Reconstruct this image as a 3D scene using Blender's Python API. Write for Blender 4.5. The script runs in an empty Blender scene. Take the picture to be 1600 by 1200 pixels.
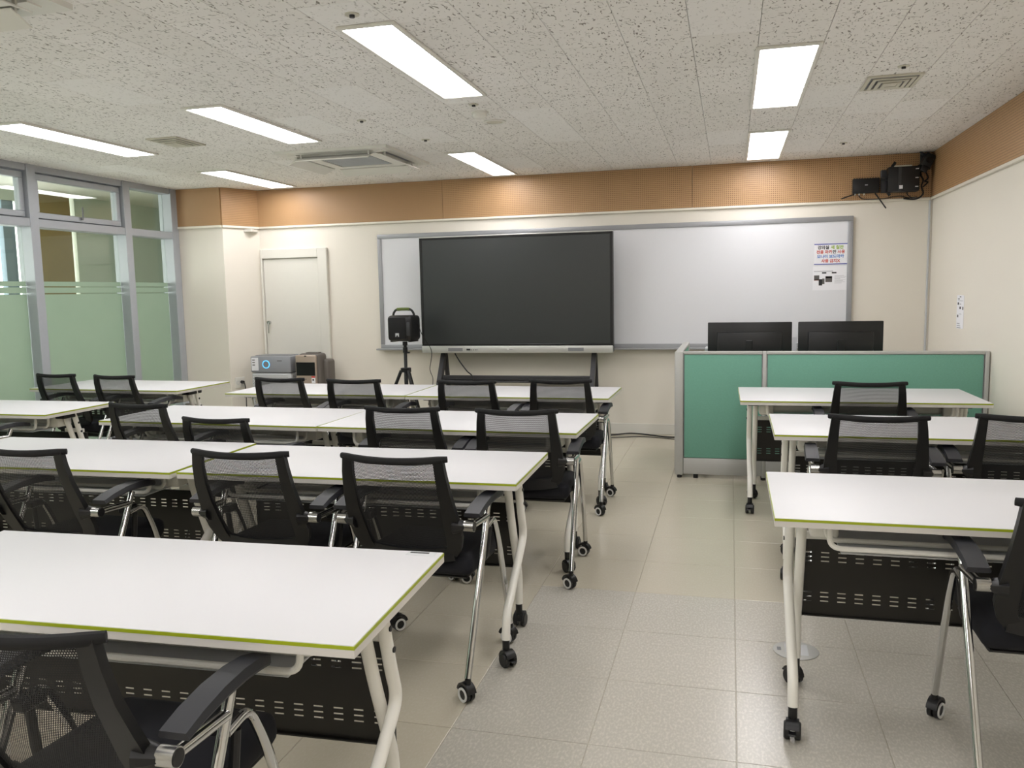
import bpy, bmesh, math, random
from mathutils import Vector, Matrix
random.seed(7)
scene = bpy.context.scene
COL = scene.collection
# ------------------------------------------------------------------ camera, world, exposure
H, CEIL = 1.41, 2.55
F_PX, YAW, PITCH, ROLL = 1295.16, 0.258966, -0.110195, -0.020179
cy, sy, cp, sp, cr, sr = math.cos(YAW), math.sin(YAW), math.cos(PITCH), math.sin(PITCH), math.cos(ROLL), math.sin(ROLL)
fw = Vector((-sy*cp, cy*cp, sp)); rt = Vector((cy, sy, 0)); up = rt.cross(fw)
r_ = cr*rt + sr*up; u_ = -sr*rt + cr*up
cd = bpy.data.cameras.new('camera'); cam = bpy.data.objects.new('camera', cd); COL.objects.link(cam)
cd.sensor_fit = 'HORIZONTAL'; cd.sensor_width = 36; cd.lens = F_PX/1600*36; cd.clip_start = .02
cam.matrix_world = Matrix(((r_.x, u_.x, -fw.x, 0), (r_.y, u_.y, -fw.y, 0), (r_.z, u_.z, -fw.z, H), (0, 0, 0, 1)))
scene.camera = cam
w = bpy.data.worlds.new('sky'); scene.world = w; w.use_nodes = True
bg = w.node_tree.nodes['Background']; bg.inputs[0].default_value = (1, 1, .99, 1); bg.inputs[1].default_value = 5.5
vs = scene.view_settings; vs.view_transform = 'Standard'; vs.look = 'None'; vs.gamma = 1; vs.use_curve_mapping = False
vs.exposure = 0.0
LAMP = 17.5          # radiance of the LED ceiling panels

# ------------------------------------------------------------------ materials
def lin(c):
    return tuple((v/255/12.92 if v/255 <= .04045 else ((v/255+.055)/1.055)**2.4) for v in c)
class NT:
    def __init__(s, name):
        s.m = bpy.data.materials.new(name); s.m.use_nodes = True; s.t = s.m.node_tree
        s.b = s.t.nodes['Principled BSDF']; s.out = s.t.nodes['Material Output']
    def n(s, ty, **kw):
        nd = s.t.nodes.new(ty)
        for k, v in kw.items():
            if k.startswith('i_'):
                key = k[2:]; key = int(key) if key.isdigit() else key
                if hasattr(v, 'is_output'): s.t.links.new(v, nd.inputs[key])
                else: nd.inputs[key].default_value = v
            else: setattr(nd, k, v)
        return nd
    def l(s, a, b): s.t.links.new(a, b)
    def math(s, op, a, b=0.0, c=0.0):
        nd = s.t.nodes.new('ShaderNodeMath'); nd.operation = op
        for i, v in enumerate((a, b, c)):
            if hasattr(v, 'is_output'): s.t.links.new(v, nd.inputs[i])
            else: nd.inputs[i].default_value = v
        return nd.outputs[0]
    def mix(s, fac, a, b):
        nd = s.t.nodes.new('ShaderNodeMix'); nd.data_type = 'RGBA'
        for k, v in ((0, fac), (6, a), (7, b)):
            if hasattr(v, 'is_output'): s.t.links.new(v, nd.inputs[k])
            else: nd.inputs[k].default_value = v if k == 0 else (*v, 1)[:4]
        return nd.outputs[2]
    def ramp(s, fac, lo, hi):
        nd = s.t.nodes.new('ShaderNodeMapRange'); s.t.links.new(fac, nd.inputs[0])
        nd.inputs[1].default_value = lo; nd.inputs[2].default_value = hi; return nd.outputs[0]
    def obj(s): return s.n('ShaderNodeTexCoord').outputs['Object']
    def rnd(s): return s.n('ShaderNodeObjectInfo').outputs['Random']
    def noise(s, vec, scale, detail=2.0, rough=.5):
        nd = s.n('ShaderNodeTexNoise', i_Scale=scale, i_Detail=detail, i_Roughness=rough); s.l(vec, nd.inputs['Vector']); return nd.outputs['Fac']
    def scl(s, vec, sc):
        nd = s.n('ShaderNodeMapping'); s.l(vec, nd.inputs[0])
        nd.inputs['Scale'].default_value = sc; return nd.outputs[0]
    def bump(s, h, strength=.2, dist=.002):
        nd = s.n('ShaderNodeBump', i_Strength=strength, i_Distance=dist); s.l(h, nd.inputs['Height']); s.l(nd.outputs[0], s.b.inputs['Normal'])
def mat(name, rgb, rough=.5, metal=0.0, var=.04, scale=30, bump=0.0, spec=.5, coat=0.0, emit=None):
    t = NT(name); c = lin(rgb); o = t.obj(); nz = t.noise(o, scale, 3)
    a = tuple(v*(1-var) for v in c); b = tuple(min(1, v*(1+var)) for v in c)
    t.l(t.mix(nz, a, b), t.b.inputs['Base Color'])
    t.b.inputs['Roughness'].default_value = rough; t.b.inputs['Metallic'].default_value = metal
    t.b.inputs['Specular IOR Level'].default_value = spec; t.b.inputs['Coat Weight'].default_value = coat
    if bump: t.bump(t.noise(o, scale*6, 4), bump, .001)
    if emit: t.b.inputs['Emission Color'].default_value = (*lin(emit[0]), 1); t.b.inputs['Emission Strength'].default_value = emit[1]
    return t.m
M = {}
M['wall'] = mat('painted_wall', (231, 225, 213), .6, var=.012, scale=3, bump=.08)
M['trim'] = mat('cream_trim', (234, 228, 214), .45, var=.01)
M['white_paint'] = mat('white_paint', (224, 221, 212), .4, var=.01)
M['alu'] = mat('grey_aluminium', (172, 176, 182), .4, .25, var=.03)
M['alu_light'] = mat('light_aluminium', (190, 192, 194), .38, .35, var=.02)
M['white_metal'] = mat('white_powder_coat', (238, 236, 228), .3, var=.01, coat=.2)
M['desk_white'] = mat('white_laminate', (208, 208, 210), .46, var=.006, scale=8, bump=.02, spec=.4)
M['desk_side'] = mat('ivory_edge_band', (212, 208, 202), .45, var=.01)
M['green_edge'] = mat('lime_green_edge', (158, 172, 24), .4, var=.05)
M['chrome'] = mat('chrome', (205, 205, 205), .1, 1.0, var=.01)
M['brushed'] = mat('brushed_cap', (190, 190, 188), .25, 1.0, var=.03)
M['plastic'] = mat('black_plastic', (12, 12, 14), .42, var=.1, bump=.05)
M['arm'] = mat('charcoal_arm_pad', (40, 41, 46), .5, var=.06, bump=.05)
M['fabric'] = mat('navy_black_fabric', (13, 14, 22), .9, var=.25, scale=300, bump=.3)
M['roll'] = mat('black_fabric_edge', (10, 10, 12), .8, var=.2, scale=300, bump=.3)
M['panel'] = mat('dark_bronze_metal', (34, 32, 28), .42, .2, var=.05)
M['rubber'] = mat('black_rubber', (22, 22, 23), .45, var=.1)
M['ring'] = mat('pale_wheel_ring', (222, 222, 220), .5, var=.02)
M['green_fabric'] = mat('green_fabric', (115, 168, 148), .9, var=.09, scale=140, bump=.25)
M['part_frame'] = mat('partition_aluminium', (186, 186, 182), .45, .2, var=.02)
M['board'] = mat('whiteboard_enamel', (226, 227, 231), .28, var=.008, scale=1.5)
M['board_frame'] = mat('whiteboard_frame', (158, 159, 162), .45, .3, var=.03)
M['screen'] = mat('display_glass', (48, 51, 51), .3, var=.03, spec=.55)
M['bezel'] = mat('display_bezel', (10, 11, 12), .4, var=.05)
M['silver'] = mat('silver_bar', (196, 196, 192), .35, .4, var=.02)
M['grey'] = mat('mid_grey', (128, 129, 132), .5, var=.03)
M['dark_grey'] = mat('dark_grey_steel', (58, 58, 60), .45, .3, var=.06)
M['light_grey'] = mat('light_grey_plastic', (196, 198, 200), .45, var=.02)
M['purifier_top'] = mat('purifier_grey', (150, 152, 158), .4, var=.02)
M['bronze'] = mat('champagne_plastic', (168, 152, 138), .38, .15, var=.03)
M['brown_grey'] = mat('umber_grey_plastic', (98, 92, 86), .5, var=.03)
M['led_blue'] = mat('blue_ring_light', (90, 190, 240), .4, emit=((90, 190, 250), 1.2))
M['paper'] = mat('paper', (238, 238, 242), .7, var=.01)
for k, c in dict(black=(28, 28, 30), green=(150, 180, 60), red=(196, 60, 44), blue=(58, 120, 196), indigo=(92, 98, 176), inkgrey=(150, 150, 156), photo=(96, 92, 90), rust=(120, 62, 52), stickerred=(214, 56, 52)).items():
    M['ink_'+k] = mat('ink_'+k, c, .6, var=.05)
M['grip'] = mat('olive_grip', (88, 104, 40), .6, var=.08)
M['vent'] = mat('vent_beige', (206, 202, 186), .5, var=.02)
M['ac'] = mat('ac_white', (228, 226, 218), .45, var=.01)
M['cable'] = mat('black_cable', (20, 20, 21), .5)
M['slab'] = mat('dark_void', (70, 68, 64), .9)
M['brownwall'] = mat('ochre_panel', (150, 128, 84), .5, var=.06, scale=4)
M['corr_wall'] = mat('corridor_wall', (196, 204, 192), .6, var=.02, scale=2)
M['corr_col'] = mat('blue_grey_column', (128, 146, 160), .5, var=.03)
M['lens'] = mat('camera_lens', (10, 10, 14), .08, var=.02)

def m_lamp():
    t = NT('led_diffuser'); t.b.inputs['Base Color'].default_value = (.9, .9, .9, 1)
    o = t.obj(); nz = t.noise(o, 2.0, 1); c = t.mix(nz, (1, .972, .985), (1, .98, .99))
    t.l(c, t.b.inputs['Emission Color']); t.b.inputs['Emission Strength'].default_value = LAMP; return t.m
M['lamp'] = m_lamp()
def m_wood():
    t = NT('perforated_wood'); o = t.obj()
    sx = t.n('ShaderNodeSeparateXYZ'); t.l(o, sx.inputs[0])
    u = t.math('ADD', sx.outputs[0], sx.outputs[1]); v = sx.outputs[2]; P = .018
    fu = t.math('SUBTRACT', t.math('FRACT', t.math('DIVIDE', u, P)), .5); fv = t.math('SUBTRACT', t.math('FRACT', t.math('DIVIDE', v, P)), .5)
    d = t.math('SQRT', t.math('ADD', t.math('MULTIPLY', fu, fu), t.math('MULTIPLY', fv, fv)))
    hole = t.math('LESS_THAN', d, .2)
    gr = t.noise(t.scl(o, (3, 3, 90)), 4, 4, .6)
    c = t.mix(t.ramp(gr, .3, .7), lin((172, 133, 92)), lin((191, 153, 111)))
    t.l(t.mix(hole, c, lin((84, 60, 38))), t.b.inputs['Base Color']); t.b.inputs['Roughness'].default_value = .45
    t.bump(t.math('SUBTRACT', 1, hole), .5, .003); return t.m
M['wood'] = m_wood()
def m_ceil():
    t = NT('fissured_ceiling_tile'); o = t.obj(); rn = t.rnd()
    off = t.n('ShaderNodeCombineXYZ'); t.l(t.math('MULTIPLY', rn, 37.0), off.inputs[0]); t.l(t.math('MULTIPLY', rn, 91.0), off.inputs[1])
    ad = t.n('ShaderNodeVectorMath', operation='ADD'); t.l(o, ad.inputs[0]); t.l(off.outputs[0], ad.inputs[1])
    wob = t.n('ShaderNodeTexNoise', i_Scale=9.0, i_Detail=1.0); t.l(ad.outputs[0], wob.inputs['Vector'])
    ws = t.n('ShaderNodeVectorMath', operation='SCALE', i_Scale=.05); t.l(wob.outputs['Color'], ws.inputs[0])
    v = t.n('ShaderNodeVectorMath', operation='ADD'); t.l(ad.outputs[0], v.inputs[0]); t.l(ws.outputs[0], v.inputs[1])
    n1 = t.noise(t.scl(v.outputs[0], (110, 34, 1)), 1, 1.0, .4)
    n2 = t.noise(t.scl(v.outputs[0], (40, 120, 1)), 1, 1.0, .4)
    fis = t.math('MAXIMUM', t.ramp(n1, .655, .70), t.ramp(n2, .69, .73))
    fine = t.noise(o, 260, 2)
    fresh = t.math('GREATER_THAN', t.math('FRACT', t.math('MULTIPLY', rn, 13.7)), .86)
    fac = t.math('MULTIPLY', fis, t.math('SUBTRACT', .9, t.math('MULTIPLY', fresh, .55)))
    base = t.mix(t.math('ADD', t.math('MULTIPLY', rn, .8), t.math('MULTIPLY', fine, .2)), lin((238, 235, 230)), lin((245, 242, 238)))
    base = t.mix(t.math('MULTIPLY', fresh, .7), base, lin((247, 245, 242)))
    t.l(t.mix(fac, base, lin((132, 125, 116))), t.b.inputs['Base Color']); t.b.inputs['Roughness'].default_value = .9
    t.bump(t.math('SUBTRACT', 1, fis), .4, .002); return t.m
M['ceil'] = m_ceil()
def m_floor(name, a, b, streak):
    t = NT(name); o = t.obj(); rn = t.rnd()
    off = t.n('ShaderNodeCombineXYZ'); t.l(t.math('MULTIPLY', rn, 53.0), off.inputs[0]); t.l(t.math('MULTIPLY', rn, 17.0), off.inputs[1])
    ad = t.n('ShaderNodeVectorMath', operation='ADD'); t.l(o, ad.inputs[0]); t.l(off.outputs[0], ad.inputs[1])
    n1 = t.ramp(t.noise(t.scl(ad.outputs[0], (130, 60, 1)), 1, 2, .5), .45, .75)
    n2 = t.noise(ad.outputs[0], 6, 3)
    c = t.mix(t.math('ADD', t.math('MULTIPLY', n2, .8), t.math('MULTIPLY', rn, .2)), lin(a), lin(b))
    t.l(t.mix(t.math('MULTIPLY', n1, streak), c, lin((212, 208, 196))), t.b.inputs['Base Color'])
    t.b.inputs['Roughness'].default_value = .25
    t.b.inputs['Specular IOR Level'].default_value = .5
    t.bump(t.noise(ad.outputs[0], 55, 2), .10, .002); return t.m
M['tile_old'] = m_floor('aged_vinyl_tile', (188, 181, 163), (192, 185, 167), .16)
M['tile_new'] = m_floor('newer_vinyl_tile', (181, 177, 166), (185, 181, 171), .6)
def m_mesh():
    t = NT('black_mesh_fabric'); o = t.obj(); sx = t.n('ShaderNodeSeparateXYZ'); t.l(o, sx.inputs[0]); P = .0046
    zr = t.math('DIVIDE', sx.outputs[2], P)
    ux = t.math('ADD', t.math('DIVIDE', sx.outputs[0], P), t.math('MULTIPLY', t.math('FLOOR', zr), .5))
    fu = t.math('ABSOLUTE', t.math('SUBTRACT', t.math('FRACT', ux), .5)); fv = t.math('ABSOLUTE', t.math('SUBTRACT', t.math('FRACT', zr), .5))
    hole = t.math('MULTIPLY', t.math('LESS_THAN', fu, .28), t.math('LESS_THAN', fv, .28))
    t.b.inputs['Base Color'].default_value = (*lin((24, 24, 26)), 1); t.b.inputs['Roughness'].default_value = .7
    tr = t.n('ShaderNodeBsdfTransparent'); mx = t.n('ShaderNodeMixShader')
    t.l(hole, mx.inputs[0]); t.l(t.b.outputs[0], mx.inputs[1]); t.l(tr.outputs[0], mx.inputs[2]); t.l(mx.outputs[0], t.out.inputs[0]); return t.m
M['mesh'] = m_mesh()
def m_glass():
    t = NT('window_glass'); tr = t.n('ShaderNodeBsdfTransparent'); tr.inputs[0].default_value = (.86, .90, .86, 1)
    gl = t.n('ShaderNodeBsdfGlossy', i_Roughness=.015); lw = t.n('ShaderNodeLayerWeight', i_Blend=.5); fr = t.n('ShaderNodeMath', operation='MULTIPLY_ADD', i_0=t.math('POWER', lw.outputs['Facing'], 4.0), i_1=.9, i_2=.045); mx = t.n('ShaderNodeMixShader')
    t.l(fr.outputs[0], mx.inputs[0]); t.l(tr.outputs[0], mx.inputs[1]); t.l(gl.outputs[0], mx.inputs[2]); t.l(mx.outputs[0], t.out.inputs[0]); return t.m
M['glass'] = m_glass()
def m_film():
    t = NT('frosted_film'); tl = t.n('ShaderNodeBsdfTranslucent'); df = t.n('ShaderNodeBsdfDiffuse'); o = t.obj()
    c = t.mix(t.noise(o, 5, 1), lin((190, 202, 188)), lin((198, 208, 195)))
    t.l(c, tl.inputs[0]); df.inputs[0].default_value = (*lin((168, 182, 170)), 1)
    mx = t.n('ShaderNodeMixShader', i_0=.38); t.l(tl.outputs[0], mx.inputs[1]); t.l(df.outputs[0], mx.inputs[2]); t.l(mx.outputs[0], t.out.inputs[0]); return t.m
M['film'] = m_film()
def m_grille():
    t = NT('perforated_grille'); o = t.obj(); sx = t.n('ShaderNodeSeparateXYZ'); t.l(o, sx.inputs[0]); P = .014
    zr = t.math('DIVIDE', sx.outputs[2], P); ux = t.math('ADD', t.math('DIVIDE', t.math('ADD', sx.outputs[0], sx.outputs[1]), P), t.math('MULTIPLY', t.math('FLOOR', zr), .5))
    fu = t.math('SUBTRACT', t.math('FRACT', ux), .5); fv = t.math('SUBTRACT', t.math('FRACT', zr), .5)
    d = t.math('SQRT', t.math('ADD', t.math('MULTIPLY', fu, fu), t.math('MULTIPLY', fv, fv)))
    t.l(t.mix(t.math('LESS_THAN', d, .27), lin((206, 207, 208)), lin((92, 92, 94))), t.b.inputs['Base Color']); t.b.inputs['Roughness'].default_value = .5; return t.m
M['grille'] = m_grille()

# ------------------------------------------------------------------ mesh helpers
class MB:
    def __init__(s): s.v = []; s.f = []
    def add(s, vs, fs, mtx=None):
        k = len(s.v)
        s.v += [tuple(mtx @ Vector(v)) if mtx else tuple(v) for v in vs]; s.f += [tuple(i+k for i in f) for f in fs]; return s
    def box(s, x0, x1, y0, y1, z0, z1, mtx=None):
        vs = [(x, y, z) for z in (z0, z1) for y in (y0, y1) for x in (x0, x1)]
        return s.add(vs, [(0, 2, 3, 1), (4, 5, 7, 6), (0, 1, 5, 4), (1, 3, 7, 5), (3, 2, 6, 7), (2, 0, 4, 6)], mtx)
    def rbox(s, x0, x1, y0, y1, z0, z1, r=.005, seg=2, mtx=None):
        bm = bmesh.new(); bmesh.ops.create_cube(bm, size=1)
        for v in bm.verts: v.co = Vector(((x0+x1)/2+v.co.x*(x1-x0), (y0+y1)/2+v.co.y*(y1-y0), (z0+z1)/2+v.co.z*(z1-z0)))
        bmesh.ops.bevel(bm, geom=bm.edges[:], offset=r, segments=seg, profile=.5, affect='EDGES', clamp_overlap=True)
        bm.verts.index_update(); s.add([v.co[:] for v in bm.verts], [[v.index for v in f.verts] for f in bm.faces], mtx); bm.free(); return s
    def prism(s, pts, z0, z1, mtx=None):
        n = len(pts); vs = [(x, y, z0) for x, y in pts]+[(x, y, z1) for x, y in pts]
        return s.add(vs, [tuple(range(n))[::-1], tuple(range(n, 2*n))]+[(i, (i+1) % n, n+(i+1) % n, n+i) for i in range(n)], mtx)
    def sweep(s, pts, prof, ref=(1, 0, 0), mtx=None):
        """prof(i) -> list of (a, b) offsets along side (close to ref) and normal"""
        pts = [Vector(p) for p in pts]; n = len(pts); rings = []; side = Vector(ref)
        for i in range(n):
            t = (pts[min(i+1, n-1)]-pts[max(i-1, 0)]).normalized()
            side = (side-t*side.dot(t))
            if side.length < 1e-5: side = t.orthogonal()
            side.normalize(); nm = t.cross(side)
            rings.append([pts[i]+side*a+nm*b for a, b in prof(i)])
        k = len(rings[0]); vs = [v for r in rings for v in r]
        fs = [(i*k+j, i*k+(j+1) % k, (i+1)*k+(j+1) % k, (i+1)*k+j) for i in range(n-1) for j in range(k)]
        fs += [tuple(range(k))[::-1], tuple(range((n-1)*k, n*k))]
        return s.add(vs, fs, mtx)
    def tube(s, pts, r, n=10, mtx=None, ref=(1, 0, 0)):
        rr = r if callable(r) else (lambda i: r)
        return s.sweep(pts, lambda i: [(rr(i)*math.cos(2*math.pi*j/n), rr(i)*math.sin(2*math.pi*j/n)) for j in range(n)], ref, mtx)
    def cyl(s, a, b, r, n=16, mtx=None): return s.tube([a, b], r, n, mtx, ref=(.3, .5, .81))
    def ring(s, r0, r1, h, n=24, mtx=None):
        prof = [(r0, 0), (r1, 0), (r1, h), (r0, h)]
        vs = [(p[0]*math.cos(2*math.pi*i/n), p[0]*math.sin(2*math.pi*i/n), p[1]) for i in range(n) for p in prof]
        fs = [(i*4+j, ((i+1) % n)*4+j, ((i+1) % n)*4+(j+1) % 4, i*4+(j+1) % 4) for i in range(n) for j in range(4)]
        return s.add(vs, fs, mtx)
    def mesh(s, name, m):
        me = bpy.data.meshes.new(name); me.from_pydata(s.v, [], s.f); me.validate()
        bm = bmesh.new(); bm.from_mesh(me); bmesh.ops.recalc_face_normals(bm, faces=bm.faces[:]); bm.to_mesh(me); bm.free()
        for p in me.polygons: p.use_smooth = True
        me.set_sharp_from_angle(angle=math.radians(35))
        me.materials.append(M[m]); return me
    def build(s, name, m, parent=None, loc=None): return inst(s.mesh(name, m), name, parent, loc)
def inst(me, name, parent=None, loc=None, rz=0.0):
    o = bpy.data.objects.new(name, me); COL.objects.link(o); o.parent = parent
    if loc: o.location = loc
    if rz: o.rotation_euler.z = rz
    return o
def tag(o, label, cat, group=None):
    o['label'] = label; o['category'] = cat
    if group: o['group'] = group
    return o
def struct(o, label=None):
    o['kind'] = 'structure'
    if label: o['label'] = label
    return o
def thing(name, label, cat, loc=(0, 0, 0), rz=0.0, group=None):
    o = bpy.data.objects.new(name, None); o.empty_display_size = .1; COL.objects.link(o); o.location = loc; o.rotation_euler.z = rz
    return tag(o, label, cat, group)
def kids(o, _c={}):
    return [c for c in ALLK.get(o.name, [])]
ALLK = {}
def index_children():
    ALLK.clear()
    for o in COL.objects:
        if o.parent: ALLK.setdefault(o.parent.name, []).append(o)
def copy_tree(o, parent=None):
    c = o.copy(); COL.objects.link(c); c.parent = parent
    for k in kids(o): copy_tree(k, c)
    return c
def arc(c, r, a0, a1, n, plane='yz', const=0.0):
    out = []
    for i in range(n+1):
        a = math.radians(a0+(a1-a0)*i/n); p, q = c[0]+r*math.cos(a), c[1]+r*math.sin(a)
        out.append((const, p, q) if plane == 'yz' else (p, const, q) if plane == 'xz' else (p, q, const))
    return out
def smooth_path(pts, rad=.04, n=5):
    """round the corners of a polyline"""
    P = [Vector(p) for p in pts]; out = [P[0]]
    for i in range(1, len(P)-1):
        a, b, c = P[i-1], P[i], P[i+1]; r = min(rad, (a-b).length*.45, (c-b).length*.45)
        p0 = b+(a-b).normalized()*r; p2 = b+(c-b).normalized()*r
        for k in range(n+1):
            t = k/n; out.append(p0*(1-t)**2+b*2*t*(1-t)+p2*t*t)
    return out+[P[-1]]
def text(body, m, parent, size, mtx, bold=0.0, align='CENTER', name='lettering', depth=.0004):
    cu = bpy.data.curves.new('txt', 'FONT'); cu.body = body; cu.size = size; cu.align_x = align; cu.offset = bold; cu.extrude = depth; cu.resolution_u = 3
    o = bpy.data.objects.new('txt', cu); COL.objects.link(o)
    bpy.context.view_layer.update()
    me = bpy.data.meshes.new_from_object(o.evaluated_get(bpy.context.evaluated_depsgraph_get())); bpy.data.objects.remove(o)
    me.transform(mtx); me.materials.clear(); me.materials.append(M[m]); me.name = name
    return inst(me, name, parent)

# ------------------------------------------------------------------ room shell
XL, XR, YF, YB = -5.75, 1.705, 8.10, -2.2
TILE = .45; X0 = .029; Y0 = 2.428
fl = struct(MB().box(XL-.1, XR+.05, YB, YF+.05, -.06, -.0035).build('floor', 'tile_old'), 'beige vinyl tile floor')
cache = {}
def tile_obj(kind, name, x0, x1, y0, y1, z0, z1, m, parent, bev):
    key = (kind, round(x1-x0, 3), round(y1-y0, 3), m)
    if key not in cache:
        a, b = (x1-x0)/2, (y1-y0)/2; e = bev
        vs = [(-a, -b), (a, -b), (a, b), (-a, b)]; vi = [(-a+e, -b+e), (a-e, -b+e), (a-e, b-e), (-a+e, b-e)]
        mb = MB()
        if kind == 'floor': mb.add([(*p, z0) for p in vs]+[(*p, z1-e*.5) for p in vs]+[(*p, z1) for p in vi], [(0, 1, 5, 4), (1, 2, 6, 5), (2, 3, 7, 6), (3, 0, 4, 7), (4, 5, 9, 8), (5, 6, 10, 9), (6, 7, 11, 10), (7, 4, 8, 11), (8, 9, 10, 11), (3, 2, 1, 0)])
        else: mb.add([(*p, z1) for p in vs]+[(*p, z0+e*.5) for p in vs]+[(*p, z0) for p in vi], [(0, 1, 5, 4), (1, 2, 6, 5), (2, 3, 7, 6), (3, 0, 4, 7), (4, 5, 9, 8), (5, 6, 10, 9), (6, 7, 11, 10), (7, 4, 8, 11), (8, 9, 10, 11), (3, 2, 1, 0)])
        cache[key] = mb.mesh(name, m)
        for p in cache[key].polygons: p.use_smooth = False
    return inst(cache[key], name, parent, ((x0+x1)/2, (y0+y1)/2, 0))
gap = .001
for iy in range(-3, 13):
    for ix in range(-13, 4):
        x0 = max(X0+ix*TILE, XL+.1); x1 = min(X0+(ix+1)*TILE, XR); y0 = Y0+iy*TILE; y1 = min(y0+TILE, YF)
        if x1-x0 < .03 or y1-y0 < .03: continue
        new = (ix >= -2 and iy <= 2)
        tile_obj('floor', 'floor_tile', x0+gap, x1-gap, y0+gap, y1-gap, -.0034, 0, 'tile_new' if new else 'tile_old', fl, .002)
MB().box(XL+.1, XR, YB, Y0-3*TILE-gap, -.0034, 0).build('floor_field', 'tile_new', fl)

ce = struct(MB().box(XL-.1, XR+.05, YB, YF+.05, CEIL+.013, CEIL+.08).build('ceiling', 'slab'), 'white fissured mineral tile ceiling')
cx0 = -.186; cg = .0012
col_i = 0
for ix in range(-19, 7):
    x0 = max(cx0+ix*.3, XL+.08); x1 = min(cx0+(ix+1)*.3, XR)
    if x1-x0 < .03: continue
    ph = .3*(ix % 2)+.07
    k = 0; y = 1.55+ph
    while y < YF-.02:
        y1 = min(y+.6, YF)
        if y1-y > .05: tile_obj('ceil', 'ceiling_tile', x0+cg, x1-cg, y+cg, y1-cg, CEIL, CEIL+.012, 'ceil', ce, .0012)
        y += .6
    MB().box(x0+cg, x1-cg, YB, 1.55+ph-cg, CEIL, CEIL+.012).build('ceiling_strip', 'ceil', ce)

BZ = 2.164
wf = struct(MB().box(XL-.1, XR+.1, YF, YF+.1, -.05, CEIL+.05).build('wall_front', 'wall'), 'cream front wall behind whiteboard')
wr = struct(MB().box(XR, XR+.1, YB, YF, -.05, CEIL+.05).build('wall_right', 'wall'), 'cream side wall beside partition')
wb = struct(MB().box(XL-.1, XR+.1, YB-.1, YB, -.05, CEIL+.05).build('wall_back', 'wall'), 'cream rear wall')
JP = [(-4.94, 8.1), (-5.13, 7.71), (-5.66, 7.71), (-5.66, 8.1)]
jog = struct(MB().prism(JP, 0, CEIL).build('wall_left_pier', 'wall'), 'cream pier between window wall and door')
for a, b in ((-4.955, -2.83), (-2.83, -.36), (-.36, XR-.016)):
    MB().rbox(a+.0015, b-.0015, YF-.016, YF, BZ, CEIL, .002, 1).build('wood_panel', 'wood', wf)
for a, b in ((7.9, 5.45), (5.45, 3.0), (3.0, .55), (.55, YB)):
    MB().rbox(XR-.016, XR, b+.0015, a-.0015 if a < 7.8 else YF-.002, BZ, CEIL, .002, 1).build('wood_panel', 'wood', wr)
MB().box(-5.66, -5.135, 7.694, 7.71, BZ, CEIL).build('wood_panel', 'wood', jog)
dv = Vector((.19, .39)).normalized(); nv = Vector((dv.y, -dv.x))
p0 = Vector((-5.135, 7.705)); p1 = Vector((-4.945, 8.09))
MB().prism([p0, p0+nv*.016, p1+nv*.016, p1], BZ, CEIL).build('wood_panel', 'wood', jog)
# cream rail under the wood band
t1 = struct(MB().rbox(-4.93, XR-.026, YF-.026, YF, BZ-.022, BZ, .004, 2).build('trim_1', 'trim'), 'cream rail under wood band on front wall')
t2 = struct(MB().rbox(XR-.026, XR, YB, YF, BZ-.022, BZ, .004, 2).build('trim_2', 'trim'), 'cream rail under wood band on side wall')
mb = MB().box(-5.66, -5.135, 7.684, 7.71, BZ-.022, BZ); mb.prism([p0, p0+nv*.026, p1+nv*.026, p1], BZ-.022, BZ)
struct(mb.build('trim_3', 'trim'), 'cream rail under wood band on pier')
struct(MB().rbox(-4.12, XR, YF-.012, YF, .0, .105, .003, 1).build('baseboard_front', 'white_paint'), 'white baseboard of front wall')
struct(MB().rbox(XR-.012, XR, YB, YF-.012, .0, .105, .003, 1).build('baseboard_right', 'white_paint'), 'white baseboard of side wall')
# corner cable duct
tag(MB().rbox(1.672, 1.688, YF-.014, YF, .105, BZ-.024, .003, 1).build('cable_duct', 'light_grey'), 'slim vertical grey cable duct in room corner', 'cable duct')

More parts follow.
